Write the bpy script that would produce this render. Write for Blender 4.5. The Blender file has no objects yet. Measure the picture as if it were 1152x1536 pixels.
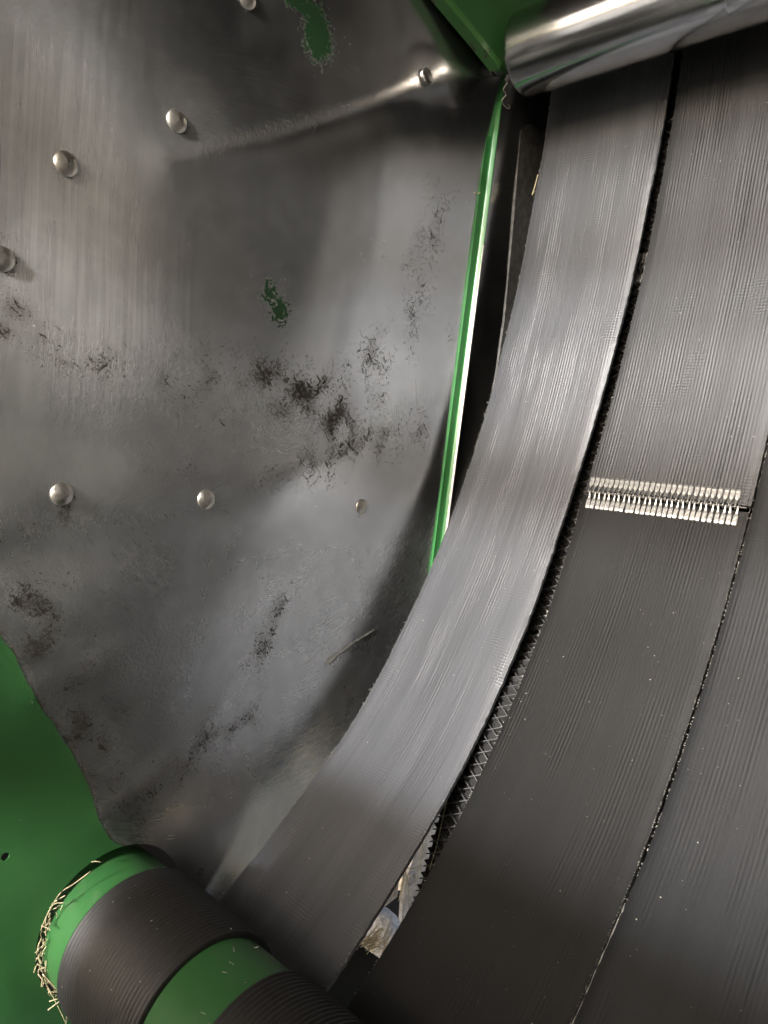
import bpy, bmesh, math, random
import numpy as np
from mathutils import Vector, Matrix, noise
from mathutils.geometry import delaunay_2d_cdt

random.seed(7)
SC = bpy.context.scene
COL = SC.collection

# ------------------------------------------------------------------ camera
# world: X along the roller axles (0 = inner face of the left side sheet),
# Y towards the front of the machine, Z up.  metres.
FPX, VX, VY = 1080.0, -600.0, 585.0          # lens in pixels of a 1152x1536 frame, end point of the axles
CAM = np.array([0.75, 0.0, 1.10])
_a = np.array([VX - 576, VY - 768, FPX]); _a /= np.linalg.norm(_a)
_up = np.array([0, -1.0, 0]); _up -= _a * (_up @ _a); _up /= np.linalg.norm(_up)
_fw = np.cross(_up, _a)
def img2world(d):
    return np.array([-(d @ _a), -(d @ _fw), d @ _up])
def at(px, py, X=0.0):
    """where the sight line through a photo pixel meets the plane X"""
    w = img2world(np.array([px - 576, py - 768, FPX], float))
    return CAM + w * ((X - CAM[0]) / w[0])
def yz(px, py, X=0.0):
    p = at(px, py, X); return float(p[1]), float(p[2])

cd = bpy.data.cameras.new('camera'); cam = bpy.data.objects.new('camera', cd); COL.objects.link(cam)
cd.sensor_fit = 'VERTICAL'; cd.sensor_height = 24.0; cd.lens = 24.0 * FPX / 1536
cd.clip_start = 0.01; cd.clip_end = 500
xr, yu, zb = (img2world(np.array(v, float)) for v in ((1, 0, 0), (0, -1, 0), (0, 0, -1)))
M = Matrix.Identity(4)
for i in range(3):
    M[i][0], M[i][1], M[i][2], M[i][3] = xr[i], yu[i], zb[i], CAM[i]
cam.matrix_world = M
SC.camera = cam

# ------------------------------------------------------------------ sky, sun, exposure
SUN_DIR = Vector((0.13, -1.0, 0.41)).normalized()
el = math.asin(SUN_DIR.z); az = math.atan2(SUN_DIR.x, SUN_DIR.y)
W = bpy.data.worlds.new('World'); SC.world = W; W.use_nodes = True
nt = W.node_tree; bg = nt.nodes['Background']
sky = nt.nodes.new('ShaderNodeTexSky'); sky.sky_type = 'NISHITA'; sky.sun_disc = False
sky.sun_elevation = el; sky.sun_rotation = az; sky.air_density = .55; sky.dust_density = 7.0; sky.ozone_density = .6
nt.links.new(sky.outputs[0], bg.inputs[0]); bg.inputs[1].default_value = 0.12
ld = bpy.data.lights.new('sun', 'SUN'); ld.energy = 2.0; ld.angle = math.radians(3); ld.color = (1, .99, .98)
sun = bpy.data.objects.new('sun', ld); COL.objects.link(sun)
sun.rotation_euler = SUN_DIR.to_track_quat('Z', 'Y').to_euler()
SC.view_settings.view_transform = 'Standard'; SC.view_settings.look = 'None'
SC.view_settings.exposure = 2.2; SC.view_settings.gamma = 1
SC.cycles.use_denoising = True
SC.cycles.max_bounces = 8; SC.cycles.diffuse_bounces = 4; SC.cycles.glossy_bounces = 5
SC.cycles.sample_clamp_indirect = 4.0

# ------------------------------------------------------------------ node helpers
class NT:
    def __init__(s, name):
        s.m = bpy.data.materials.new(name); s.m.use_nodes = True
        s.t = s.m.node_tree; s.b = s.t.nodes['Principled BSDF']
    def n(s, typ, **kw):
        nd = s.t.nodes.new(typ)
        for k, v in kw.items(): setattr(nd, k, v)
        return nd
    def put(s, sock, v):
        if isinstance(v, bpy.types.NodeSocket): s.t.links.new(v, sock)
        else: sock.default_value = v
    def math(s, op, a, b=0.0, c=0.0, clamp=False):
        nd = s.n('ShaderNodeMath', operation=op, use_clamp=clamp)
        for i, v in enumerate((a, b, c)): s.put(nd.inputs[i], v)
        return nd.outputs[0]
    def ss(s, x, lo, hi, a=0.0, b=1.0):
        nd = s.n('ShaderNodeMapRange', interpolation_type='SMOOTHSTEP')
        for i, v in enumerate((x, lo, hi, a, b)): s.put(nd.inputs[i], v)
        return nd.outputs[0]
    def noise(s, vec, scale, detail=4, rough=.55, dist=0.0):
        nd = s.n('ShaderNodeTexNoise'); s.put(nd.inputs['Vector'], vec)
        nd.inputs['Scale'].default_value = scale; nd.inputs['Detail'].default_value = detail
        nd.inputs['Roughness'].default_value = rough; nd.inputs['Distortion'].default_value = dist
        return nd.outputs[0]
    def vscale(s, vec, sc):
        nd = s.n('ShaderNodeVectorMath', operation='MULTIPLY'); s.put(nd.inputs[0], vec); nd.inputs[1].default_value = sc
        return nd.outputs[0]
    def attr(s, name):
        return s.n('ShaderNodeAttribute', attribute_name=name).outputs['Fac']
    def obj(s): return s.n('ShaderNodeTexCoord').outputs['Object']
    def uv(s): return s.n('ShaderNodeTexCoord').outputs['UV']
    def mix(s, f, a, b):
        nd = s.n('ShaderNodeMix', data_type='RGBA')
        s.put(nd.inputs[0], f); s.put(nd.inputs[6], a); s.put(nd.inputs[7], b)
        return nd.outputs[2]
    def fmix(s, f, a, b):
        nd = s.n('ShaderNodeMix', data_type='FLOAT')
        s.put(nd.inputs[0], f); s.put(nd.inputs[2], a); s.put(nd.inputs[3], b)
        return nd.outputs[0]
    def bump(s, h, dist, strength=1.0, normal=None):
        nd = s.n('ShaderNodeBump'); s.put(nd.inputs['Height'], h); nd.inputs['Distance'].default_value = dist
        s.put(nd.inputs['Strength'], strength)
        if normal is not None: s.put(nd.inputs['Normal'], normal)
        return nd.outputs[0]
    def set(s, **kw):
        for k, v in kw.items(): s.put(s.b.inputs[k.replace('_', ' ')], v)
        return s.m
def rgb(r, g, b): return (r, g, b, 1.0)

def m_sheet():
    t = NT('worn_steel_sheet'); o = t.obj()
    paint, dirt, crust, grit, streak, rub = (t.attr(k) for k in ('paint', 'dirt', 'crust', 'grit', 'streak', 'rub'))
    big = t.noise(o, 5, 4); mid = t.noise(o, 40, 5, .6); fine = t.noise(o, 260, 4, .65)
    vert = t.noise(t.vscale(o, (1, 170, 5)), 1, 3, .6)
    pfine = t.math('MULTIPLY', t.math('SUBTRACT', t.noise(o, 170, 5, .7), .5), t.attr('ragged'))
    pm = t.ss(t.math('ADD', t.math('ADD', paint, t.math('MULTIPLY', t.math('SUBTRACT', mid, .5), .30)), t.math('MULTIPLY', pfine, 2.6)), .44, .58)
    # ragged dark residue: thresholded noise wherever the dirt map allows
    dn = t.noise(o, 210, 6, .68, 1.6)
    dm = t.ss(t.math('ADD', t.math('MULTIPLY', dirt, .20), dn), .665, .70)
    mp = t.n('ShaderNodeMapping'); t.put(mp.inputs['Vector'], o); mp.inputs['Rotation'].default_value = (.75, 0, 0)
    fl = t.noise(t.vscale(mp.outputs[0], (1, 70, 230)), 1, 5, .72, .8)
    mp2 = t.n('ShaderNodeMapping'); t.put(mp2.inputs['Vector'], o); mp2.inputs['Rotation'].default_value = (-.5, 0, 0)
    fl2 = t.noise(t.vscale(mp2.outputs[0], (1, 90, 260)), 1, 5, .7, 1.2)
    fleck = t.math('ADD', t.math('MULTIPLY', dirt, .22), t.math('MAXIMUM', fl, fl2))
    dm = t.math('MAXIMUM', dm, t.ss(fleck, .685, .725))
    dm = t.math('MULTIPLY', dm, t.ss(dirt, .08, .18))
    dm2 = t.math('MULTIPLY', t.ss(t.math('ADD', t.math('MULTIPLY', dirt, .6), t.noise(o, 22, 5, .65)), .62, 1.05), t.math('MULTIPLY', dirt, .8))
    dust = t.math('ADD', t.math('MULTIPLY', t.ss(big, .35, .7), .04), t.math('MULTIPLY', t.math('MULTIPLY', streak, t.math('ADD', .35, vert)), .30))
    base = t.mix(t.ss(mid, .3, .75), rgb(.575, .59, .60), rgb(.66, .675, .69))
    base = t.mix(t.math('MULTIPLY', t.math('MULTIPLY', rub, t.ss(t.noise(o, 180, 4, .7), .36, .58)), .75), base, rgb(.75, .68, .58))
    base = t.mix(dm2, base, rgb(.16, .135, .11))
    base = t.mix(dm, base, rgb(.022, .018, .014))
    rust = t.math('MULTIPLY', t.math('MULTIPLY', t.ss(paint, .12, .42), t.ss(mid, .35, .6)), t.math('SUBTRACT', 1.0, t.attr('ragged')))
    base = t.mix(t.math('MULTIPLY', rust, .8), base, rgb(.10, .065, .045))
    green = t.mix(t.ss(big, .3, .75), rgb(.029, .112, .032), rgb(.042, .15, .044))
    green = t.mix(t.math('MULTIPLY', t.attr('ragged'), .85), green, rgb(.006, .022, .008))
    base = t.mix(pm, base, green)
    metal = t.math('MULTIPLY', t.fmix(t.ss(dm, .7, 1.0), t.fmix(rust, t.math('SUBTRACT', .985, dust), .7), .1), t.math('SUBTRACT', 1.0, t.ss(pm, .6, 1.0)), clamp=True)
    rough = t.math('ADD', .18, t.math('MULTIPLY', t.math('SUBTRACT', t.noise(o, 14, 5, .6), .5), .14))
    rough = t.math('ADD', rough, t.math('MULTIPLY', t.math('MULTIPLY', t.ss(vert, .1, .9), streak), .04))
    rough = t.math('ADD', rough, t.math('MULTIPLY', grit, .10))
    rough = t.math('ADD', rough, t.math('MULTIPLY', crust, .10))
    rough = t.fmix(dm, rough, .75); rough = t.fmix(pm, rough, .42)
    # rub marks that follow the turning bale: arcs about the chamber centre
    so = t.n('ShaderNodeSeparateXYZ'); t.put(so.inputs[0], o)
    dy, dz = t.math('SUBTRACT', so.outputs[1], .62), t.math('SUBTRACT', so.outputs[2], 1.16)
    rad = t.math('SQRT', t.math('ADD', t.math('MULTIPLY', dy, dy), t.math('MULTIPLY', dz, dz))); ang = t.math('ARCTAN2', dz, dy)
    cv = t.n('ShaderNodeCombineXYZ'); t.put(cv.inputs[0], t.math('MULTIPLY', rad, 420)); t.put(cv.inputs[1], t.math('MULTIPLY', ang, 3.2))
    arc = t.noise(cv.outputs[0], 1, 4, .7); am = t.ss(t.noise(o, 4.5, 3, .6), .38, .68)
    arcs = t.math('MULTIPLY', t.math('SUBTRACT', arc, .5), am)
    rough = t.math('ADD', rough, t.math('MULTIPLY', t.math('MULTIPLY', arcs, t.math('SUBTRACT', 1.0, pm)), .30))
    # relief
    h = t.math('MULTIPLY', t.math('MULTIPLY', t.noise(o, 150, 5, .62, .8), crust), .55)
    h = t.math('ADD', h, t.math('MULTIPLY', t.math('MULTIPLY', fine, t.math('ADD', grit, .10)), .30))
    h = t.math('ADD', h, t.math('MULTIPLY', dm, .05)); h = t.math('ADD', h, t.math('MULTIPLY', pm, .12))
    h = t.math('ADD', h, t.math('MULTIPLY', t.math('MULTIPLY', arcs, t.math('SUBTRACT', 1.0, pm)), .05))
    nrm = t.bump(h, .0016, .8)
    return t.set(Base_Color=base, Metallic=metal, Roughness=rough, Normal=nrm)

def m_paint(name, c1=(.030, .125, .032), c2=(.044, .16, .044), rough=.38, wear=0.0):
    t = NT(name); o = t.obj()
    big = t.noise(o, 9, 4); fine = t.noise(o, 220, 3); mid = t.noise(o, 60, 5, .65)
    base = t.mix(t.ss(big, .3, .7), rgb(*c1), rgb(*c2))
    dust = t.math('MULTIPLY', t.ss(mid, .5, .85), .35)
    base = t.mix(dust, base, rgb(.10, .115, .075))
    metal = 0.0
    if wear:
        wm = t.ss(mid, 1.0 - wear, 1.05 - wear)
        base = t.mix(wm, base, rgb(.07, .05, .035))
    r = t.math('ADD', rough, t.math('MULTIPLY', dust, .5))
    return t.set(Base_Color=base, Roughness=r, Normal=t.bump(t.math('ADD', t.math('MULTIPLY', fine, .3), mid), .0006, .35))

def m_steel(name, col=(.62, .60, .57), rough=.2, turned=True, axis=(3, 120, 120), spots=.3):
    t = NT(name); o = t.obj()
    v = t.noise(t.vscale(o, axis), 1, 4, .6) if turned else t.noise(o, 120, 4)
    big = t.noise(o, 11, 5, .6); sp = t.noise(o, 320, 3, .6)
    base = t.mix(t.ss(big, .35, .75), rgb(*col), rgb(*(c * .78 for c in col)))
    base = t.mix(t.math('MULTIPLY', t.ss(sp, .62, .72), spots), base, rgb(.09, .075, .06))
    r = t.math('ADD', rough - .06, t.math('MULTIPLY', t.math('ADD', t.math('MULTIPLY', v, .5), t.math('MULTIPLY', big, .5)), .16))
    return t.set(Base_Color=base, Metallic=1.0, Roughness=r, Normal=t.bump(t.math('ADD', v, t.math('MULTIPLY', sp, .3)), .0002, .2))

def m_rubber(name, c=(.05, .05, .05), rough=.5, rib=.0047, ribamp=1.0, wear=.5, spec=.5):
    """belt rubber: fine lengthwise cord ribs, faint cross lines, scuffs; UV in metres"""
    t = NT(name); uvw = t.uv()
    sep = t.n('ShaderNodeSeparateXYZ'); t.put(sep.inputs[0], uvw); u, v = sep.outputs[0], sep.outputs[1]
    wob = t.math('MULTIPLY', t.noise(t.vscale(uvw, (30, 9, 1)), 1, 3), .0014)
    su = t.math('ADD', u, wob)
    rb = t.math('SINE', t.math('MULTIPLY', su, 2 * math.pi / rib))
    patch = t.ss(t.noise(t.vscale(uvw, (22, 4.5, 1)), 1, 4, .6), .43, .62)
    pat2 = t.ss(t.noise(t.vscale(uvw, (75, 3, 1)), 1, 3, .6), .3, .7)
    brk = t.noise(t.vscale(uvw, (420, 160, 1)), 1, 2)
    ribs = t.math('MULTIPLY', rb, t.math('MULTIPLY', t.math('ADD', t.math('MULTIPLY', patch, pat2), .12), t.math('ADD', brk, .35)))
    cross = t.math('SINE', t.math('ADD', t.math('MULTIPLY', v, 2 * math.pi / .0046), t.math('MULTIPLY', t.noise(t.vscale(uvw, (60, 60, 1)), 1, 2), 7)))
    cpat = t.ss(t.noise(t.vscale(uvw, (16, 14, 1)), 1, 3), .5, .75)
    lines = t.noise(t.vscale(uvw, (330, 2.2, 1)), 1, 4, .65)
    grain = t.noise(uvw, 900, 3, .6); blot = t.noise(t.vscale(uvw, (9, 5, 1)), 1, 5, .6)
    h = t.math('MULTIPLY', ribs, ribamp)
    h = t.math('ADD', h, t.math('MULTIPLY', t.math('MULTIPLY', cross, cpat), .22 * ribamp))
    h = t.math('ADD', h, t.math('MULTIPLY', grain, .55)); h = t.math('ADD', h, t.math('MULTIPLY', lines, .28))
    band = t.noise(t.vscale(uvw, (34, 1.6, 1)), 1, 4, .6)
    base = t.mix(t.ss(t.math('ADD', t.math('MULTIPLY', lines, .45), t.math('MULTIPLY', band, .55)), .36, .66), rgb(*(k * .9 for k in c)), rgb(*(k * (1 + wear * .5) for k in c)))
    base = t.mix(t.math('MULTIPLY', t.ss(blot, .45, .8), .45), base, rgb(c[0] * 1.2, c[1] * 1.18, c[2] * 1.16))
    spk = t.noise(t.vscale(uvw, (1, 1, 1)), 520, 2)
    base = t.mix(t.math('MULTIPLY', t.ss(spk, .74, .80), .55), base, rgb(.2, .19, .16))
    rc = t.math('MULTIPLY', t.math('MULTIPLY', rb, t.math('ADD', t.math('MULTIPLY', patch, pat2), .15)), t.math('ADD', brk, .4))
    hs = t.n('ShaderNodeHueSaturation'); t.put(hs.inputs['Color'], base); t.put(hs.inputs['Value'], t.math('ADD', 1.0, t.math('MULTIPLY', rc, .22))); base = hs.outputs[0]
    r = t.math('ADD', rough - .08, t.math('MULTIPLY', t.math('ADD', lines, blot), .10))
    return t.set(Base_Color=base, Roughness=r, Specular_IOR_Level=spec, Normal=t.bump(h, .0006, .85))

def m_plain(name, c, rough=.6, metal=0.0, var=.3, scale=60, bump=.0008):
    t = NT(name); o = t.obj(); a = t.noise(o, scale, 5, .62)
    base = t.mix(t.ss(a, .3, .7), rgb(*(k * (1 - var) for k in c)), rgb(*(k * (1 + var) for k in c)))
    return t.set(Base_Color=base, Roughness=rough, Metallic=metal, Normal=t.bump(a, bump, .6))

MT = dict(
    sheet=m_sheet(),
    paint=m_paint('green_paint', (.018, .075, .020), (.027, .10, .028)),
    strip=m_paint('glossy_green_paint', (.022, .115, .030), (.027, .135, .036), .28),
    gusset=m_paint('chipped_green_paint', (.018, .09, .022), (.026, .11, .028), .45),
    gedge=m_paint('rubbed_green_edge', (.05, .16, .04), (.06, .19, .05), .4, .42),
    roller=m_steel('polished_steel', (.64, .645, .655), .15, axis=(2, 60, 60)),
    bolt=m_steel('worn_bolt_steel', (.62, .60, .55), .36, False, spots=.9),
    dull=m_steel('dull_dark_steel', (.30, .29, .27), .38, False, spots=.9),
    bare=m_steel('bare_steel_edge', (.42, .40, .37), .42, False, spots=.7),
    clip=m_plain('galvanised_clip', (.36, .36, .35), .36, .85, .3, 220, .0005),
    galv=m_plain('dull_galvanised', (.50, .47, .42), .5, .35, .3, 90, .001),
    dark_steel=m_steel('dark_scratched_steel', (.20, .19, .18), .42, True, (40, 60, 200)),
    plate=m_plain('scratched_plate_steel', (.10, .10, .098), .45, .35, .35, 70, .0012),
    far_steel=m_plain('plain_far_steel', (.62, .62, .61), .5, .15, .15, 12, .0008),
    black=m_plain('dark_frame_paint', (.012, .012, .011), .6),
    belt1=m_rubber('belt_rubber_worn_grey', (.047, .0495, .0545), .34, wear=.7, spec=.42),
    belt2u=m_rubber('belt_rubber_streaked', (.022, .0228, .0242), .41, wear=.9, spec=.36, ribamp=.8),
    belt2l=m_rubber('belt_rubber_dark', (.009, .009, .0088), .46, ribamp=.35, wear=.35, spec=.18),
    belt3=m_rubber('belt_rubber_satin', (.0105, .011, .0117), .46, ribamp=.4, wear=.4, spec=.22),
    rear=m_plain('rear_belt_rubber', (.006, .006, .006), .85),
    tread=m_plain('tread_rubber', (.05, .05, .05), .6, var=.2),
    sleeve=m_plain('ribbed_rubber', (.0125, .0122, .012), .55, var=.3, scale=140, bump=.0006),
    straw=m_plain('dry_straw', (.40, .345, .21), .6, var=.3, scale=300),
    litter=m_plain('pale_straw_litter', (.74, .62, .40), .8, var=.2, scale=120),
    cord=m_plain('cord_fibre', (.26, .245, .21), .8, var=.4, scale=300),
    soil=m_plain('dry_stubble_ground', (.44, .425, .39), .9, var=.35, scale=14, bump=.02),
    stone=m_plain('pale_stone', (.62, .60, .56), .7, var=.35, scale=150, bump=.004),
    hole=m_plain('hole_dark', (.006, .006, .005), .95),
)

# ------------------------------------------------------------------ object helpers
def link(name, me, mat=None, parent=None, smooth=True, loc=None):
    o = bpy.data.objects.new(name, me); COL.objects.link(o)
    if mat is not None and not me.materials: me.materials.append(mat)
    if smooth:
        me.polygons.foreach_set('use_smooth', [True] * len(me.polygons))
    if parent is not None: o.parent = parent
    if loc is not None: o.location = loc
    return o
def from_bm(name, bm, mat, parent=None, smooth=True, loc=None, sharp=35):
    bmesh.ops.recalc_face_normals(bm, faces=bm.faces[:])
    me = bpy.data.meshes.new(name); bm.to_mesh(me); bm.free()
    o = link(name, me, mat, parent, smooth, loc)
    if smooth and sharp: me.set_sharp_from_angle(angle=math.radians(sharp))
    return o
def empty(name, loc=(0, 0, 0)):
    o = bpy.data.objects.new(name, None); COL.objects.link(o); o.location = loc; o.empty_display_size = .02; return o
def tag(o, label, cat, group=None, kind=None):
    o['label'] = label; o['category'] = cat
    if group: o['group'] = group
    if kind: o['kind'] = kind
    return o
def catmull(pts, n):
    P = np.array(pts, float); d = np.r_[0, np.cumsum(np.linalg.norm(np.diff(P, axis=0), axis=1))]
    s = np.linspace(0, d[-1], n); out = np.zeros((n, P.shape[1]))
    E = np.vstack([2 * P[0] - P[1], P, 2 * P[-1] - P[-2]])
    for k, x in enumerate(s):
        i = min(np.searchsorted(d, x, 'right') - 1, len(P) - 2); t = (x - d[i]) / (d[i + 1] - d[i])
        p0, p1, p2, p3 = E[i:i + 4]
        out[k] = .5 * ((2 * p1) + (p2 - p0) * t + (2 * p0 - 5 * p1 + 4 * p2 - p3) * t * t + (3 * p1 - p0 - 3 * p2 + p3) * t ** 3)
    return out
def tube_bm(bm, pts, r, n=6, taper=None):
    pts = [Vector(p) for p in pts]; rings = []
    for i, p in enumerate(pts):
        t = (pts[min(i + 1, len(pts) - 1)] - pts[max(i - 1, 0)]).normalized()
        a = t.orthogonal().normalized(); b = t.cross(a)
        rr = r * (taper[i] if taper else 1)
        rings.append([bm.verts.new(p + (a * math.cos(k * math.tau / n) + b * math.sin(k * math.tau / n)) * rr) for k in range(n)])
    for A, B in zip(rings[:-1], rings[1:]):
        for k in range(n): bm.faces.new((A[k], A[(k + 1) % n], B[(k + 1) % n], B[k]))
    bm.faces.new(rings[0][::-1]); bm.faces.new(rings[-1])
def lathe_x(prof, n=96, close=False):
    """prof: list of (x, r); turned about the X axis"""
    bm = bmesh.new(); rings = []
    for x, r in prof:
        rings.append([bm.verts.new((x, r * math.cos(k * math.tau / n), r * math.sin(k * math.tau / n))) for k in range(n)] if r > 1e-6 else [bm.verts.new((x, 0, 0))])
    for A, B in zip(rings[:-1], rings[1:]):
        for k in range(n):
            k2 = (k + 1) % n
            if len(A) == 1: bm.faces.new((A[0], B[k], B[k2]))
            elif len(B) == 1: bm.faces.new((A[k], A[k2], B[0]))
            else: bm.faces.new((A[k], A[k2], B[k2], B[k]))
    return bm
def prism(poly, x0, x1):
    """(y,z) polygon extruded between planes x0 and x1"""
    bm = bmesh.new()
    A = [bm.verts.new((x0, y, z)) for y, z in poly]; B = [bm.verts.new((x1, y, z)) for y, z in poly]
    bm.faces.new(A[::-1]); bm.faces.new(B)
    for i in range(len(poly)):
        j = (i + 1) % len(poly); bm.faces.new((A[i], A[j], B[j], B[i]))
    return bm
def bevel(bm, w, seg=2, ang=30):
    es = [e for e in bm.edges if len(e.link_faces) == 2 and e.calc_face_angle(0) > math.radians(ang)]
    bmesh.ops.bevel(bm, geom=es, offset=w, segments=seg, affect='EDGES', profile=.5)
def boxbm(c, s, rot=None):
    bm = bmesh.new(); bmesh.ops.create_cube(bm, size=1)
    bmesh.ops.scale(bm, vec=s, verts=bm.verts)
    if rot is not None: bmesh.ops.rotate(bm, cent=(0, 0, 0), matrix=rot, verts=bm.verts)
    bmesh.ops.translate(bm, vec=c, verts=bm.verts); return bm

LROLL = (0.4095, 0.529); HOLE_R = 0.0888        # axle of the lower roller (y, z) and the hole it passes through
# ------------------------------------------------------------------ the curve all belts follow (y, z)
PROFILE = [(1.16, 2.25), (1.158, 2.0), (1.152, 1.76), (1.148, 1.70), (1.143, 1.65), (1.131, 1.577), (1.120, 1.505), (1.108, 1.43), (1.09, 1.355), (1.076, 1.31), (1.062, 1.247), (1.038, 1.17),
           (1.009, 1.09), (.976, 1.015), (.948, .957), (.919, .904), (.889, .856), (.836, .774), (.815, .747), (.777, .698), (.738, .66), (.70, .628), (.639, .574), (.591, .537), (.547, .506),
           (.50, .474), (.45, .447), (.40, .430), (.33, .416), (.25, .408)]
NP = 260
PC = catmull(PROFILE, NP)
for _ in range(30):
    PC[1:-1] = .5 * PC[1:-1] + .25 * (PC[:-2] + PC[2:])
PT = np.gradient(PC, axis=0); PT /= np.linalg.norm(PT, axis=1)[:, None]
PN = np.c_[PT[:, 1], -PT[:, 0]]
if PN[60, 0] > 0: PN = -PN                        # towards the chamber (-Y)
PV = np.r_[0, np.cumsum(np.linalg.norm(np.diff(PC, axis=0), axis=1))]

# ------------------------------------------------------------------ steel side sheet
def base_x(Y, Z):
    """the sheet is dished: it lies at x = 0 round the roller and 3 cm further out beside the belts"""
    Y = np.atleast_1d(np.asarray(Y, float)); Z = np.atleast_1d(np.asarray(Z, float)); d = np.full(Y.shape, 9.0)
    Q = PC[::8]
    for (ay, az), (by, bz) in zip(Q[:-1], Q[1:]):
        dy, dz = by - ay, bz - az; t = np.clip(((Y - ay) * dy + (Z - az) * dz) / (dy * dy + dz * dz), 0, 1)
        d = np.minimum(d, np.hypot(Y - ay - t * dy, Z - az - t * dz))
    yb = np.interp(Z, PC[::-1, 1], PC[::-1, 0]); d = np.where(Y > yb, 0, d)
    q = np.clip((d - .11) / .34, 0, 1); q = 1 - q * q * (3 - 2 * q)
    k = np.clip((np.hypot(Y - LROLL[0], Z - LROLL[1]) - .11) / .22, 0, 1); k = k * k * (3 - 2 * k)
    return -.032 * q * k
def seg_d(Y, Z, a, b):
    ax, ay = a; bx, by = b; dx, dy = bx - ax, by - ay; L = dx * dx + dy * dy + 1e-12
    t = np.clip(((Y - ax) * dx + (Z - ay) * dy) / L, 0, 1)
    cx, cy = ax + t * dx, ay + t * dy
    side = (dx * (Z - ay) - dy * (Y - ax)) / math.sqrt(L)
    return np.hypot(Y - cx, Z - cy), t, side
def yzw(px, py):
    x = 0.0
    for _ in range(5):
        p = at(px, py, x); x = float(base_x(p[1], p[2])[0])
    return float(p[1]), float(p[2])
def wl(*pts): return [yzw(*p) for p in pts]
def ridge(Y, Z, pts, w, amp, fade=True):
    h = np.zeros_like(Y)
    for i in range(len(pts) - 1):
        d, t, s = seg_d(Y, Z, pts[i], pts[i + 1]); h = np.maximum(h, np.exp(-(d / w) ** 2))
    return h * amp
def blob(Y, Z, c, r, rz=None, tilt=0.0):
    rz = rz or r; dy, dz = Y - c[0], Z - c[1]
    ca, sa = math.cos(tilt), math.sin(tilt); u = (dy * ca + dz * sa) / r; v = (-dy * sa + dz * ca) / rz
    return np.exp(-(u * u + v * v))
PAINT_EDGE = wl((-60, 930), (0, 950), (25, 985), (45, 1028), (60, 1058), (85, 1090), (110, 1130), (135, 1180), (150, 1228), (165, 1258), (215, 1285), (260, 1340))
BOLTS = [(262, 183), (100, 245), (3, 388), (92, 741), (307, 749), (543, 760), (632, 118), (372, -4)]

def relief(Y, Z):
    h = base_x(Y, Z)
    # long pressed crease that runs up towards the corner
    cr = wl((250, 240), (330, 222), (430, 197), (530, 165), (620, 132), (720, 105), (800, 85))
    h += ridge(Y, Z, cr, .024, .0030) + ridge(Y, Z, cr, .10, .007)
    # second crease low down and the swells between the bolts
    h += ridge(Y, Z, wl((170, 1215), (230, 1170), (280, 1120), (330, 1065)), .018, .0022)
    h += ridge(Y, Z, wl((60, 1030), (140, 1000), (230, 935)), .018, .0012)
    h += ridge(Y, Z, wl((-60, 770), (90, 745), (310, 750), (420, 715), (540, 640)), .050, .0052)
    h -= ridge(Y, Z, wl((-60, 660), (120, 680), (300, 660)), .050, .0036)
    h -= ridge(Y, Z, wl((-60, 840), (120, 815), (300, 830)), .045, .0036)
    h += ridge(Y, Z, wl((0, 900), (150, 880), (260, 860)), .035, .0012)
    h -= ridge(Y, Z, wl((60, 280), (250, 300), (420, 340)), .060, .0030)
    h += blob(Y, Z, yzw(200, 540), .11, .09) * .009
    h += blob(Y, Z, yzw(460, 690), .05, .035) * .0025
    for b in BOLTS:
        h -= blob(Y, Z, yzw(*b), .040) * .0022
    return h
def smoothnoise(Y, Z, s, seed):
    return np.array([noise.noise((y * s + seed, z * s - seed, seed * .37)) for y, z in zip(Y, Z)])

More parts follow.
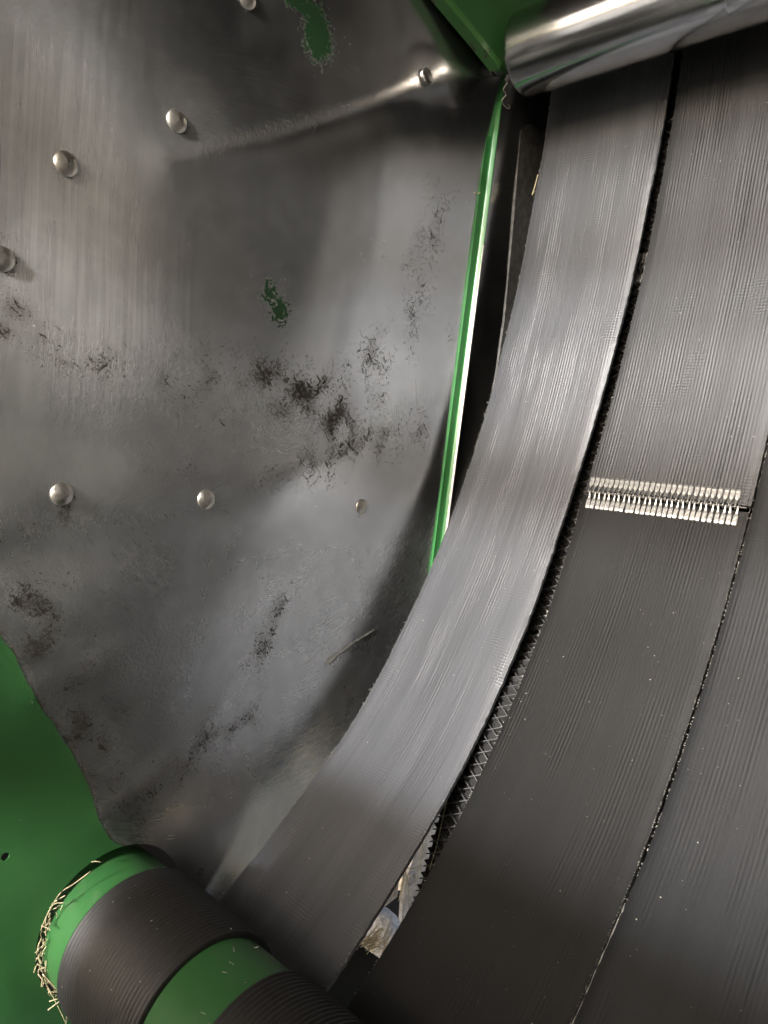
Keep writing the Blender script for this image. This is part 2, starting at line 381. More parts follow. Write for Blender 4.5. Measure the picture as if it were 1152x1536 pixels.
def build_sheet():
    lp = [(-.75, .15), (.20, .15), (.60, .40), (.90, .40), (1.30, .75), (1.30, 2.35), (-.75, 2.35)]
    step = .0058
    pts = []; rng = random.Random(3)
    ys = np.arange(.10, 1.16, step); zs = np.arange(.36, 1.86, step)
    hy, hz = LROLL
    pin = wl((300, 1308))[0]
    for y in ys:
        for z in zs:
            if math.hypot(y - hy, z - hz) > HOLE_R + .004 and not (y > .60 and z < .40 + (y - .6) * 0 + .006) and z > .405 - (.6 - y) * .62 - 1e9 * (y > .6) * 0:
                pts.append((y + rng.uniform(-1, 1) * .0008, z + rng.uniform(-1, 1) * .0008))
    for y in np.arange(-.7, .1, .03):
        for z in np.arange(.2, 2.3, .03): pts.append((y, z))
    for y in np.arange(.1, 1.28, .03):
        for z in np.arange(1.87, 2.33, .03): pts.append((y, z))
    out = []
    for i in range(len(lp)):
        a, b = np.array(lp[i]), np.array(lp[(i + 1) % len(lp)]); n = max(2, int(np.linalg.norm(b - a) / .02))
        out += [tuple(a + (b - a) * k / n) for k in range(n)]
    hole = [(hy + HOLE_R * math.cos(k * math.tau / 96), hz + HOLE_R * math.sin(k * math.tau / 96)) for k in range(96)]
    p2 = yzw(8, 1285); small = [(p2[0] + .0042 * math.cos(k * math.tau / 12), p2[1] + .0042 * math.sin(k * math.tau / 12)) for k in range(12)]
    p3 = yzw(301, 1308); small2 = [(p3[0] + .0052 * math.cos(k * math.tau / 12), p3[1] + .0052 * math.sin(k * math.tau / 12)) for k in range(12)]
    loops = [out, hole, small, small2]; V = []; faces = []
    for L in loops:
        faces.append(list(range(len(V), len(V) + len(L)))); V += L
    nb = len(V)
    pts = [p for p in pts if all(math.hypot(p[0] - c[0], p[1] - c[1]) > r + .003 for c, r in ((p2, .0042), (p3, .0052)))]
    V += pts
    vo, eo, fo, *_ = delaunay_2d_cdt([Vector(v) for v in V], [], faces, 0, 1e-6)
    A = np.array([(v.x, v.y) for v in vo])
    def inside(c, poly):
        r = False
        for i in range(len(poly)):
            (x1, y1), (x2, y2) = poly[i], poly[i - 1]
            if (y1 > c[1]) != (y2 > c[1]) and c[0] < (x2 - x1) * (c[1] - y1) / (y2 - y1) + x1: r = not r
        return r
    keep = []
    for f in fo:
        c = A[list(f)].mean(0)
        if math.hypot(c[0] - hy, c[1] - hz) < HOLE_R - 1e-4: continue
        if math.hypot(c[0] - p2[0], c[1] - p2[1]) < .0040 or math.hypot(c[0] - p3[0], c[1] - p3[1]) < .0050: continue
        if c[1] < .76 and not inside(c, lp): continue
        keep.append(list(f))
    Y, Z = A[:, 0], A[:, 1]
    X = relief(Y, Z)
    X += smoothnoise(Y, Z, 7, 3.1) * .0016 + smoothnoise(Y, Z, 19, 8.7) * .00035
    bx = base_x(Y, Z)
    dh = np.hypot(Y - hy, Z - hz); X = bx + (X - bx) * np.clip((dh - HOLE_R) / .05, 0, 1)
    me = bpy.data.meshes.new('side_sheet')
    me.from_pydata([(x, y, z) for x, y, z in zip(X, Y, Z)], [], keep)
    # ---- wear maps kept on the sheet itself
    n1 = smoothnoise(Y, Z, 30, 1.0); n2 = smoothnoise(Y, Z, 90, 2.0)
    paint = np.zeros_like(Y)
    sd = np.full_like(Y, 9.0); sg = np.zeros_like(Y)
    for i in range(len(PAINT_EDGE) - 1):
        d, t, s = seg_d(Y, Z, PAINT_EDGE[i], PAINT_EDGE[i + 1]); m = d < sd
        sd[m] = d[m]; sg[m] = s[m]
    sgn = np.where(sg < 0, 1, -1)
    paint = np.clip(.5 + sgn * sd / .022, 0, 1)
    # everything left of the line and low
    paint[(Y < PAINT_EDGE[0][0])] = np.where(Z[Y < PAINT_EDGE[0][0]] < PAINT_EDGE[0][1] + .02, 1, 0)
    paint[(Z > .95)] = np.minimum(paint[Z > .95], .0)
    def patch(c, r, rz, tilt=0, k=1.0):
        return np.clip(blob(Y, Z, yzw(*c), r, rz, tilt) * 1.35 * k, 0, 1)
    for c, r, rz, k in (((475, 55), .024, .032, 1), ((446, 2), .034, .013, 1), ((470, 22), .02, .018, .8), ((405, 440), .016, .019, .62), ((420, 466), .018, .021, .70)):
        p = patch(c, r, rz, 0, k); paint = np.maximum(paint, np.where(p > .2, p, 0) if k == 1 else p)
    dirt = np.zeros_like(Y)
    ragged = np.zeros_like(Y)
    for c, r in (((475, 40), .09), ((412, 452), .06)): ragged = np.maximum(ragged, np.clip(blob(Y, Z, yzw(*c), r) * 2, 0, 1))
    for a, b, w, k in (((80, 520), (330, 590), .030, .55), ((330, 570), (500, 600), .05, .62), ((500, 600), (480, 690), .055, .6), ((470, 680), (620, 640), .05, .5), ((540, 560), (610, 480), .05, .42), ((660, 300), (600, 520), .05, .34), ((20, 900), (110, 1010), .045, .62), ((110, 1010), (160, 1220), .035, .6), ((380, 1000), (430, 890), .03, .55), ((170, 1210), (390, 1060), .035, .42), ((230, 690), (420, 720), .03, .25)):
        d, t, sg_ = seg_d(Y, Z, yzw(*a), yzw(*b)); dirt = np.maximum(dirt, np.exp(-(d / w) ** 2) * k * 1.12)
    for b in BOLTS:
        by, bz = yzw(*b); d = np.hypot(Y - by, Z - bz + .003); dirt = np.maximum(dirt, np.exp(-((d - .012) / .004) ** 2) * .55)
    for c, r, rz, k in (((420, 560), .035, .022, .75), ((480, 590), .040, .032, 1.0), ((375, 600), .030, .03, .6), ((440, 640), .06, .04, .45), ((520, 640), .05, .05, .7), ((560, 600), .05, .05, .5),
                        ((470, 680), .06, .025, .55), ((600, 660), .05, .05, .45), ((350, 560), .03, .02, .5), ((150, 525), .055, .022, .55), ((30, 460), .025, .02, .75), ((0, 500), .02, .015, .7),
                        ((690, 290), .03, .02, .65), ((680, 470), .03, .08, .35), ((640, 470), .06, .06, .28), ((410, 940), .03, .045, .75), ((435, 900), .02, .015, .7), ((395, 985), .02, .02, .65),
                        ((25, 910), .035, .035, .95), ((55, 985), .03, .03, .8), ((10, 960), .02, .03, .8), ((90, 1020), .03, .02, .75), ((110, 870), .04, .03, .45), ((350, 1090), .016, .018, .85),
                        ((320, 1140), .03, .03, .7), ((300, 1150), .02, .02, .6), ((385, 1150), .015, .015, .55), ((150, 1200), .03, .05, .8), ((250, 1200), .05, .03, .45), ((190, 1240), .04, .03, .7),
                        ((95, 765), .012, .022, .75), ((100, 785), .012, .012, .6), ((60, 800), .05, .02, .4), ((467, 185), .006, .02, .6), ((270, 165), .006, .012, .5), ((5, 350), .012, .01, .7), ((560, 380), .06, .05, .2), ((120, 1100), .025, .05, .7)):
        dirt = np.maximum(dirt, blob(Y, Z, yzw(*c), r, rz) * k * .78)
    dirt *= np.clip(.75 + .9 * n1, 0, 1.3)
    crust = np.zeros_like(Y)
    for a, b, w, k in (((110, 560), (300, 600), .05, .9), ((300, 600), (480, 660), .07, 1), ((480, 660), (600, 640), .06, .9), ((600, 640), (680, 400), .05, .5), ((20, 800), (330, 790), .035, .6),
                       ((300, 221), (700, 112), .010, .7), ((20, 900), (200, 1000), .04, .7), ((60, 1030), (230, 1180), .03, .6), ((260, 560), (340, 620), .05, .9), ((640, 560), (560, 720), .05, .7)):
        d, t, s = seg_d(Y, Z, yzw(*a), yzw(*b)); crust = np.maximum(crust, np.exp(-(d / w) ** 2) * k)
    grit = np.clip((1.03 - Z) / .08, 0, 1) * (1 - np.clip((paint - .3) * 3, 0, 1)) * np.clip((Z - .45) / .2, .25, 1)
    grit = np.maximum(grit, blob(Y, Z, yzw(300, 870), .16, .11))
    streak = np.clip(blob(Y, Z, yzw(120, 320), .14, .16) * .9 + blob(Y, Z, yzw(160, 520), .14, .10) * .6 + blob(Y, Z, yzw(60, 60), .10, .12) * .5, 0, 1)
    rub = np.zeros_like(Y)
    for a, b, w, k in (((310, 226), (705, 108), .0042, .75), ((250, 240), (330, 222), .006, .35), ((205, 1190), (280, 1120), .004, .5), ((110, 1010), (180, 965), .005, .35)):
        d, t, s = seg_d(Y, Z, yzw(*a), yzw(*b)); rub = np.maximum(rub, np.exp(-(d / w) ** 2) * k * np.clip(.85 + n2 * .4, 0, 1))
    for nm, arr in (('paint', paint), ('dirt', dirt), ('crust', crust), ('grit', grit), ('streak', streak), ('rub', rub), ('ragged', ragged)):
        at_ = me.attributes.new(nm, 'FLOAT', 'POINT'); at_.data.foreach_set('value', arr.astype(np.float32))
    o = link('side_sheet', me, MT['sheet'])
    md = o.modifiers.new('thickness', 'SOLIDIFY'); md.thickness = .004; md.offset = -1
    es = o.modifiers.new('crisp_rims', 'EDGE_SPLIT'); es.split_angle = math.radians(45)
    # make sure the normal side faces +X
    if sum(p.normal.x for p in me.polygons) < 0: me.flip_normals()
    return o
sheet = tag(build_sheet(), 'dented worn steel side wall with green paint left at its lower corner', 'side wall')

def bolt_bm(seed):
    rng = random.Random(seed); bm = bmesh.new(); r = .0115
    prof = [(0, 1.08), (.0014, 1.06), (.0022, .97), (.0036, .84), (.0050, .60), (.0056, .33), (.0057, 0)]
    n = 20; rings = []
    for x, k in prof:
        if k == 0: rings.append([bm.verts.new((x, 0, 0))]); continue
        rings.append([bm.verts.new((x + (rng.uniform(-.0009, .0003) if x > .003 else 0), r * k * math.cos(i * math.tau / n) * rng.uniform(.97, 1.02), r * k * math.sin(i * math.tau / n) * rng.uniform(.97, 1.02))) for i in range(n)])
    for A, B in zip(rings[:-1], rings[1:]):
        for i in range(n):
            j = (i + 1) % n
            bm.faces.new((A[i], A[j], B[j], B[i]) if len(B) > 1 else (A[i], A[j], B[0]))
    bm.faces.new(rings[0][::-1])
    return bm
for i, b in enumerate(BOLTS):
    y, z = yzw(*b)
    ya, za = np.array([y]), np.array([z])
    x = float((relief(ya, za) + smoothnoise(ya, za, 7, 3.1) * .0016 + smoothnoise(ya, za, 19, 8.7) * .00035)[0])
    o = from_bm('bolt', bolt_bm(i + 5), MT['bolt'], sheet, loc=(x + .0003, y, z), sharp=60)
    if i == 6:                                           # a sunken bolt: dark dished centre inside a thin rim
        bpy.data.objects.remove(o)
        o = from_bm('bolt', lathe_x([(-.004, .0125), (.0025, .0122), (.0034, .0112), (.0026, .0098), (-.0010, .0075), (-.0022, .004), (-.0014, .0022), (-.0010, 0)], 28), MT['dull'], sheet, loc=(x + .002, y, z), sharp=50)
        o['label'] = 'small sunken bolt head with a dark dished centre'
def weld_mark():
    """a smeared lump: two flat lobes and a thin tail, on the sheet"""
    bm = bmesh.new()
    def lobe(a, b, r0, r1, hgt):
        pa, pb = np.array(yzw(*a)), np.array(yzw(*b)); d = pb - pa; L = np.linalg.norm(d); d /= L; nn = np.array([-d[1], d[0]])
        rows = []
        for i in range(9):
            t = i / 8; w = (r0 + (r1 - r0) * t) * math.sin(math.pi * min(max(t, .06), .94)) ** .6
            c = pa + d * L * t
            rows.append([bm.verts.new((hgt * math.cos(s * math.pi / 2) * math.sin(math.pi * min(max(t, .05), .95)) ** .5 - .0005, *(c + nn * w * s))) for s in (-1, -.6, 0, .6, 1)])
        for A, B in zip(rows[:-1], rows[1:]):
            for k in range(4): bm.faces.new((A[k], A[k + 1], B[k + 1], B[k]))
    lobe((487, 997), (510, 979), .0055, .0055, .0022); lobe((508, 981), (532, 962), .0045, .0035, .002); lobe((528, 965), (562, 944), .002, .001, .0015)
    return bm
wm = from_bm('weld_smear', weld_mark(), MT['bolt'], sheet, loc=(float(relief(np.array([yzw(510, 979)[0]]), np.array([yzw(510, 979)[1]]))[0]) + .001, 0, 0))

# ------------------------------------------------------------------ green edge strip on the sheet
WX = -.031
SA, SB = np.array(yz(748, 100, WX)), np.array(yz(655, 832, WX))
sd_ = (SB - SA) / np.linalg.norm(SB - SA); sn = np.array([-sd_[1], sd_[0]])
if sn[0] < 0: sn = -sn
def strip_bm(prof, a, b, jit=0.0, n=40):
    bm = bmesh.new(); rows = []
    rng = random.Random(4)
    for i in range(n + 1):
        c = a + (b - a) * i / n
        rows.append([bm.verts.new((x + rng.uniform(-jit, jit), *(c + sn * (w + rng.uniform(-jit, jit))))) for w, x in prof])
    for A, B in zip(rows[:-1], rows[1:]):
        for k in range(len(prof)):
            j = (k + 1) % len(prof); bm.faces.new((A[k], A[j], B[j], B[k]))
    bm.faces.new(rows[0][::-1]); bm.faces.new(rows[-1]); return bm
SBX = SB + sd_ * .10
st = from_bm('edge_strip', strip_bm([(-.0115, -.003), (-.0115, .0022), (.0016, .0022), (.0034, .0032), (.0042, .0050), (.0054, .0122), (.0072, .0122), (.0072, -.003)], SA - sd_ * .02, SBX), MT['strip'], sharp=50)
st.location.x = WX
tag(st, 'narrow bright green folded steel strip running down the side wall beside the belt', 'edge strip')
be = bmesh.new(); rows = []; rng = random.Random(4)
for i in range(141):
    t_ = i / 140; c = SA + (SB - SA) * .36 + (SBX - SA - (SB - SA) * .36) * t_
    lo = .0119 - .0030 * min(1, t_ * 2.2) + rng.uniform(-.0005, .0005)
    rows.append([be.verts.new((x, *(c + sn * w))) for w, x in ((.0051 - (.0122 - lo) * .16, lo), (.0051, .0126), (.0075, .0127), (.0077, .002))])
for A, B in zip(rows[:-1], rows[1:]):
    for k in range(3): be.faces.new((A[k], A[k + 1], B[k + 1], B[k]))
from_bm('bare_edge', be, MT['bare'], st)['label'] = 'bare silver worn edge of the strip'

# ------------------------------------------------------------------ plates between strip and belt
pl = [yz(784, 175, -.028), yz(772, 330, -.028), yz(758, 480, -.028), yz(735, 640, -.028), yz(716, 760, -.028)]
pl = pl + [(p[0] + .22, p[1]) for p in pl[::-1]]
bm = prism(pl, -.036, -.0298); bevel(bm, .001)
o = from_bm('scratched_plate', bm, MT['plate'])
tag(o, 'dark scratched steel plate standing behind the left edge of the first belt', 'steel plate')

# green gusset plate up in the corner by the roller
gp = [yz(747, 103, .01), yz(705, 50, .01), yz(640, -28, .01), yz(560, -130, .01), yz(760, -130, .01), yz(830, -30, .01), (1.10, 1.86), yz(772, 110, .01)]
bm = prism(gp, .0, .012); bevel(bm, .0012, 1)
gu = from_bm('gusset_plate', bm, MT['gusset'], smooth=False)
tag(gu, 'dark green corner plate with a chipped slanting edge beside the polished roller', 'corner plate')
ge = [yz(747, 104, .012), yz(705, 51, .012), yz(640, -27, .012), yz(560, -129, .012)]
bm = bmesh.new(); ring = []
for i in range(25):
    t = i / 24 * 3; k = min(int(t), 2); f = t - k
    c = np.array(ge[k]) * (1 - f) + np.array(ge[k + 1]) * f
    d = np.array(ge[k + 1]) - np.array(ge[k]); d /= np.linalg.norm(d); nn = np.array([-d[1], d[0]])
    if nn @ np.array([1, .3]) < 0: nn = -nn
    ring.append([bm.verts.new(v) for v in ((-.002, *(c - nn * .0010)), (.0165, *(c - nn * .0008)), (.0165, *(c + nn * .011)), (.0125, *(c + nn * .012)))])
for A, B in zip(ring[:-1], ring[1:]):
    for k in range(3): bm.faces.new((A[k], A[k + 1], B[k + 1], B[k]))
from_bm('rolled_edge', bm, MT['gedge'], gu, sharp=25)['label'] = 'lighter chipped edge of the corner plate with rust'

# ------------------------------------------------------------------ polished upper roller
URY, URZ, URR = 1.034, 1.778, .0625
ur = empty('steel_roller', (.03, URY, URZ))
prof = [(.0, .052), (.0015, .0595), (.005, .0622), (.010, .0625)] + [(x, .0625) for x in np.linspace(.02, .335, 12)] + [(.337, .0622), (.339, .0625)] + [(x, .0626) for x in np.linspace(.36, 1.42, 20)]
from_bm('shell', lathe_x(prof, 128), MT['roller'], ur, sharp=50)
from_bm('end_cap', lathe_x([(.004, 0), (.004, .02), (.0035, .052)], 64), MT['dark_steel'], ur)
from_bm('axle', lathe_x([(-.05, 0), (-.05, .017), (.006, .017)], 32), MT['dark_steel'], ur)
tag(ur, 'polished steel roller lying across the top of the belts', 'roller')

# ------------------------------------------------------------------ green lower roller with rubber sleeves
lr = empty('drive_roller', (0, LROLL[0], LROLL[1] - .004))
from_bm('tube', lathe_x([(-.06, 0), (-.06, .078), (-.02, .0795), (.05, .080), (.5, .080), (1.4, .080)], 128), MT['paint'], lr)
def sleeve(x0, x1, R, name_label):
    prof = [(x0, .0795), (x0 + .0006, R - .0022), (x0 + .0022, R)]
    n = int((x1 - x0) / .0056); p = (x1 - x0 - .006) / n
    for i in range(n):
        a = x0 + .003 + i * p
        prof += [(a, R), (a + .30 * p, R + .0001), (a + .45 * p, R - .0019), (a + .62 * p, R - .0022), (a + .78 * p, R - .0019), (a + .93 * p, R)]
    prof += [(x1 - .0016, R), (x1 - .0004, R - .0025), (x1, .0795)]
    o = from_bm('rubber_sleeve', lathe_x(prof, 160), MT['sleeve'], lr, sharp=75)
    o['label'] = name_label
sleeve(.048, .196, .0865, 'ribbed dark rubber sleeve nearest the side wall')
sleeve(.268, .42, .0865, 'ribbed dark rubber sleeve further from the side wall')
tag(lr, 'green drive roller with ribbed rubber sleeves coming out of the side wall', 'roller')

# ------------------------------------------------------------------ belts
def v_of_z(z): return float(np.interp(-z, -PC[:, 1], PV))
def pv(v):
    return (np.array([np.interp(v, PV, PC[:, k]) for k in (0, 1)]), np.array([np.interp(v, PV, PT[:, k]) for k in (0, 1)]), np.array([np.interp(v, PV, PN[:, k]) for k in (0, 1)]))
def edge(tab):
    zs, xs = zip(*sorted(tab)); return lambda z: float(np.interp(z, zs, xs))
E1 = edge([(.4, .015), (2, .015)])
E2 = edge([(.45, .2245), (.54, .2235), (.70, .220), (.88, .221), (1.0, .218), (1.08, .2185), (1.2, .2225), (1.35, .228), (1.5, .2305), (1.6, .2335), (1.8, .235)])
E3 = edge([(.45, .257), (.54, .2575), (.63, .2545), (.70, .249), (.88, .2455), (.98, .242), (1.06, .2385), (1.2, .241), (1.4, .2455), (1.6, .2485), (1.8, .249)])
E4 = edge([(.4, .4695), (.75, .4700), (.95, .4715), (1.2, .4705), (1.8, .470)])
E4b = edge([(.4, .4712), (.60, .4722), (.70, .4738), (.80, .4745), (.95, .4742), (1.2, .4738), (1.8, .474)])
LV = v_of_z(1.072)                                   # where the lacing of the second belt sits

TH = .0055
def strip_mesh(name, v0, v1, eL, eR, mat, parent, seed, camber=.0012, nu=12, off=0.0):
    rng = random.Random(seed)
    vs = np.arange(v0, v1, .0062); vs[-1] = v1
    V = []; F = []; UV = []
    k = nu + 1; ring = 2 * k
    for iv, v in enumerate(vs):
        c, t, n = pv(v); z = c[1]
        a = eL(z) + rng.gauss(0, .00035); b = eR(z) + rng.gauss(0, .00035)
        for top in (1, 0):
            for iu in range(k):
                f = iu / nu; f = .5 - .5 * math.cos(math.pi * f) if iu not in (0, nu) else f
                x = a + (b - a) * f
                e = 1 - abs(2 * f - 1)
                hgt = camber * min(1, e * 4) - camber - (.0016 if e < 1e-6 else 0)
                hgt += .0012 * noise.noise((x * 9 + seed, v * 5, seed))
                p = c + n * (off + (hgt if top else hgt - TH))
                V.append((x, p[0], p[1])); UV.append((x, v))
    nv = len(vs)
    for iv in range(nv - 1):
        A = iv * ring; B = A + ring
        for iu in range(nu):
            F.append((A + iu, A + iu + 1, B + iu + 1, B + iu))
            F.append((A + k + iu + 1, A + k + iu, B + k + iu, B + k + iu + 1))
        F.append((A + k, A, B, B + k)); F.append((A + nu, A + k + nu, B + k + nu, B + nu))
    for A in (0, (nv - 1) * ring):
        for iu in range(nu): F.append((A + iu, A + iu + 1, A + k + iu + 1, A + k + iu))
    me = bpy.data.meshes.new(name); me.from_pydata(V, [], F)
    ul = me.uv_layers.new(name='UVMap'); li = np.empty(len(me.loops), np.int32); me.loops.foreach_get('vertex_index', li)
    ul.data.foreach_set('uv', np.array(UV, np.float32)[li].ravel())
    bm = bmesh.new(); bm.from_mesh(me); bmesh.ops.recalc_face_normals(bm, faces=bm.faces[:]); bm.to_mesh(me); bm.free()
    o = link(name, me, mat, parent); me.set_sharp_from_angle(angle=math.radians(50))
    return o
def fray(parent, e, side, seed, v0, v1, per_m=300, lmax=.0038):
    """cut cord ends standing out of a belt edge"""
    rng = random.Random(seed); bm = bmesh.new(); v = v0
    while v < v1:
        v += rng.expovariate(per_m)
        c, t, n = pv(min(v, v1)); x = e(c[1]); L = rng.uniform(.0006, lmax) * rng.random() ** 1.5 + .0006
        p = c - n * rng.uniform(.0005, .004)
        a = Vector((x - side * .0004, *p)); d = Vector((side, *(t * rng.uniform(-.8, .8) + n * rng.uniform(-.1, .7)))).normalized()
        r = rng.uniform(.00025, .0006); q = d.orthogonal().normalized(); w = d.cross(q)
        b = a + d * L
        vs = [bm.verts.new(a + (q * math.cos(k * 2.0944) + w * math.sin(k * 2.0944)) * r) for k in range(3)] + [bm.verts.new(b)]
        for k in range(3): bm.faces.new((vs[k], vs[(k + 1) % 3], vs[3]))
    o = from_bm('frayed_edge', bm, MT['cord'], parent, smooth=False); o['kind'] = 'stuff'
VB, VE = .35, PV[-1]
GRP = 'flat rubber belts hanging side by side'
b1 = empty('baler_belt', (.12, 1.15, 1.75))
b2 = empty('baler_belt', (.36, 1.15, 1.75))
b3 = empty('baler_belt', (.58, 1.15, 1.75))
def keep(o, par): o.matrix_parent_inverse = Matrix.Translation(-Vector(par.location)); return o
keep(strip_mesh('strip', .02, VE, E1, E2, MT['belt1'], b1, 11), b1)
keep(strip_mesh('strip', .02, LV - .0045, E3, E4, MT['belt2u'], b2, 12), b2)['label'] = 'streaked lighter length of belt above the metal lacing'
keep(strip_mesh('strip', LV + .0045, VE, E3, E4, MT['belt2l'], b2, 13), b2)['label'] = 'darker smooth length of belt below the metal lacing'
E5 = edge([(.4, .69), (2, .69)])
keep(strip_mesh('strip', .02, VE, E4b, E5, MT['belt3'], b3, 14), b3)
for par in (b1,): fray(par, E1, -1, 1, .3, VE - .3); fray(par, E2, 1, 2, .3, VE - .2)
fray(b2, E3, -1, 3, .3, VE - .2, 200); fray(b2, E4, 1, 4, .6, VE, 420, .0028); fray(b3, E4b, -1, 5, .9, VE, 420, .0028)
for par in (b1, b2, b3):
    for ch in par.children:
        if ch.name.startswith('frayed'): keep(ch, par)
tag(b1, 'first rubber belt beside the side wall, whole and pale grey with a sheen', 'belt', GRP)
tag(b2, 'middle rubber belt joined by a row of silver metal lacing clips', 'belt', GRP)
tag(b3, 'satin dark rubber belt at the right with no lacing, butting the middle belt', 'belt', GRP)

for k_, (xa_, xb_) in enumerate(((.694, .905), (.930, 1.142))):
    bb = empty('baler_belt', ((xa_ + xb_) / 2, 1.15, 1.75))
    keep(strip_mesh('strip', .02, VE, edge([(.4, xa_), (2, xa_)]), edge([(.4, xb_), (2, xb_)]), MT['belt3'], bb, 20 + k_, nu=6), bb)
    tag(bb, ('fourth belt from the side wall, mostly past the right border', 'fifth belt from the side wall, past the right border')[k_], 'belt', GRP)

# lacing: two rows of galvanised clips hooked over one pin
def clip_mesh(up):
    bm = bmesh.new()
    # outline along s (away from the pin) with half width; the neck loops over the pin
    rows = [(-.0024, .0010, .0004), (-.0028, .0010, .0022), (-.0010, .0010, .0042), (.0020, .0010, .0042), (.0060, .0011, .0030), (.0095, .0018, .0022), (.0130, .0031, .0024), (.0225, .0034, .0024), (.0252, .0030, .0019), (.0260, .0020, .0006)]
    R = []
    for s, w, h in rows:
        R.append([bm.verts.new((-w, s, h)), bm.verts.new((-w * .7, s, h + .0006)), bm.verts.new((w * .7, s, h + .0006)), bm.verts.new((w, s, h)), bm.verts.new((w * .8, s, h - .0010)), bm.verts.new((-w * .8, s, h - .0010))])
    for A, B in zip(R[:-1], R[1:]):
        for k in range(6): bm.faces.new((A[k], A[(k + 1) % 6], B[(k + 1) % 6], B[k]))
    bm.faces.new(R[0]); bm.faces.new(R[-1][::-1])
    # staple legs showing through: two small raised tips
    for s in (.0205,):
        c = Vector((.0002, s, .0022)); top = bm.verts.new(c + Vector((0, 0, .0009)))
        rr = [bm.verts.new(c + Vector((.0013 * math.cos(k * math.tau / 6), .0013 * math.sin(k * math.tau / 6), 0))) for k in range(6)]
        for k in range(6): bm.faces.new((rr[k], rr[(k + 1) % 6], top))
    bmesh.ops.recalc_face_normals(bm, faces=bm.faces[:])
    me = bpy.data.meshes.new('clip'); bm.to_mesh(me); bm.free(); me.materials.append(MT['clip'])
    return me
def lacing(parent, v, x0, x1, n, off=0.0, pc=None, name='belt_lacing'):
    c, t, nn = pc if pc else pv(v)
    T = Vector((0, t[0], t[1])); N = Vector((0, nn[0], nn[1])); X = Vector((1, 0, 0))
    org = Vector((0, c[0], c[1])) + N * off
    root = None
    bm = bmesh.new(); tube_bm(bm, [Vector((x0 - .004, 0, 0)) + org + N * .002, Vector((x1 + .008, 0, 0)) + org + N * .002], .0014, 8)
    root = from_bm(name, bm, MT['dark_steel'], parent); root['label'] = 'hinge pin and row of silver metal clips joining the belt ends'
    mu, ml = clip_mesh(True), clip_mesh(False); pitch = (x1 - x0) / n; rng = random.Random(9)
    for row, me, sgn, sh in (('up', mu, -1, 0), ('lo', ml, 1, .5)):
        for i in range(n):
            x = x0 + (i + .25 + sh * .9) * pitch + ((.0007 if i % 2 else -.0007) if row == 'lo' else 0)
            o = bpy.data.objects.new('clip', me); COL.objects.link(o); o.parent = root
            xa = X if sgn > 0 else -X
            skew = (.05 if i % 2 else -.05) if row == 'lo' else .0
            R = Matrix((xa, T * sgn, N)).transposed()
            R = R @ Matrix.Rotation(skew + rng.gauss(0, .015), 3, 'Z')
            o.matrix_local = Matrix.Translation(org + X * x + N * rng.gauss(0, .0002)) @ R.to_4x4()
    return root
keep(lacing(b2, LV, .2462, .4600, 28), b2)

# ------------------------------------------------------------------ rear run of belt with diamond tread, seen through the gap
RP = []
for z in np.linspace(2.2, .86, 24):
    v = v_of_z(z); c, t, n = pv(v); k = .055 + .012 * max(0, (1.0 - z))
    RP.append(tuple(c - n * k))
RP += [(.872, .78), (.822, .70), (.796, .652), (.780, .615), (.772, .580), (.762, .548), (.745, .505), (.72, .46)]
RC = catmull(RP, 200)
for _ in range(20): RC[1:-1] = .5 * RC[1:-1] + .25 * (RC[:-2] + RC[2:])
RT = np.gradient(RC, axis=0); RT /= np.linalg.norm(RT, axis=1)[:, None]
RN = np.c_[RT[:, 1], -RT[:, 0]]
if RN[60, 0] > 0: RN = -RN
RV = np.r_[0, np.cumsum(np.linalg.norm(np.diff(RC, axis=0), axis=1))]
def rv(v): return [np.array([np.interp(v, RV, Q[:, k]) for k in (0, 1)]) for Q in (RC, RT, RN)]
RX0, RX1 = .188, .40
rb = empty('tread_belt', (.30, 1.2, 1.7))
bm = bmesh.new(); rows = []
for v in np.arange(0, RV[-1], .01):
    c, t, n = rv(v)
    rows.append([bm.verts.new((RX0, *c)), bm.verts.new((RX1, *c)), bm.verts.new((RX1, *(c - n * .006))), bm.verts.new((RX0, *(c - n * .006)))])
for A, B in zip(rows[:-1], rows[1:]):
    for k in range(4): bm.faces.new((A[k], A[(k + 1) % 4], B[(k + 1) % 4], B[k]))
keep(from_bm('strip', bm, MT['rear'], rb), rb)
bm = bmesh.new()
def rib(v0, dv):
    """one slanting tread rib across the belt"""
    prev = None
    for i in range(6):
        f = i / 5; x = RX0 + (RX1 - RX0) * f; v = v0 + dv * f
        if v < 0 or v > RV[-1]: prev = None; continue
        c, t, n = rv(v); w = .0013
        q = [bm.verts.new((x, *(c + t * w))), bm.verts.new((x, *(c + t * w * .5 + n * .009))), bm.verts.new((x, *(c - t * w * .5 + n * .009))), bm.verts.new((x, *(c - t * w)))]
        if prev:
            for k in range(3): bm.faces.new((prev[k], prev[k + 1], q[k + 1], q[k]))
        prev = q
v = -.2
while v < RV[-1] + .1:
    rib(v, .13); rib(v + .008, -.11); v += .0165
o = keep(from_bm('tread', bm, MT['tread'], rb, sharp=30), rb); o['kind'] = 'stuff'
cc = rv(v_of_z(1.0))
# lacing of the rear belt where it shows through the gap
zt = 1.44; vr = float(np.interp(-zt, -RC[:, 1], RV)); q = rv(vr)
keep(lacing(rb, 0, .196, .236, 6, .0095, q), rb)
tag(rb, 'rear run of belt with diamond tread, seen through the gap between two belts', 'belt')

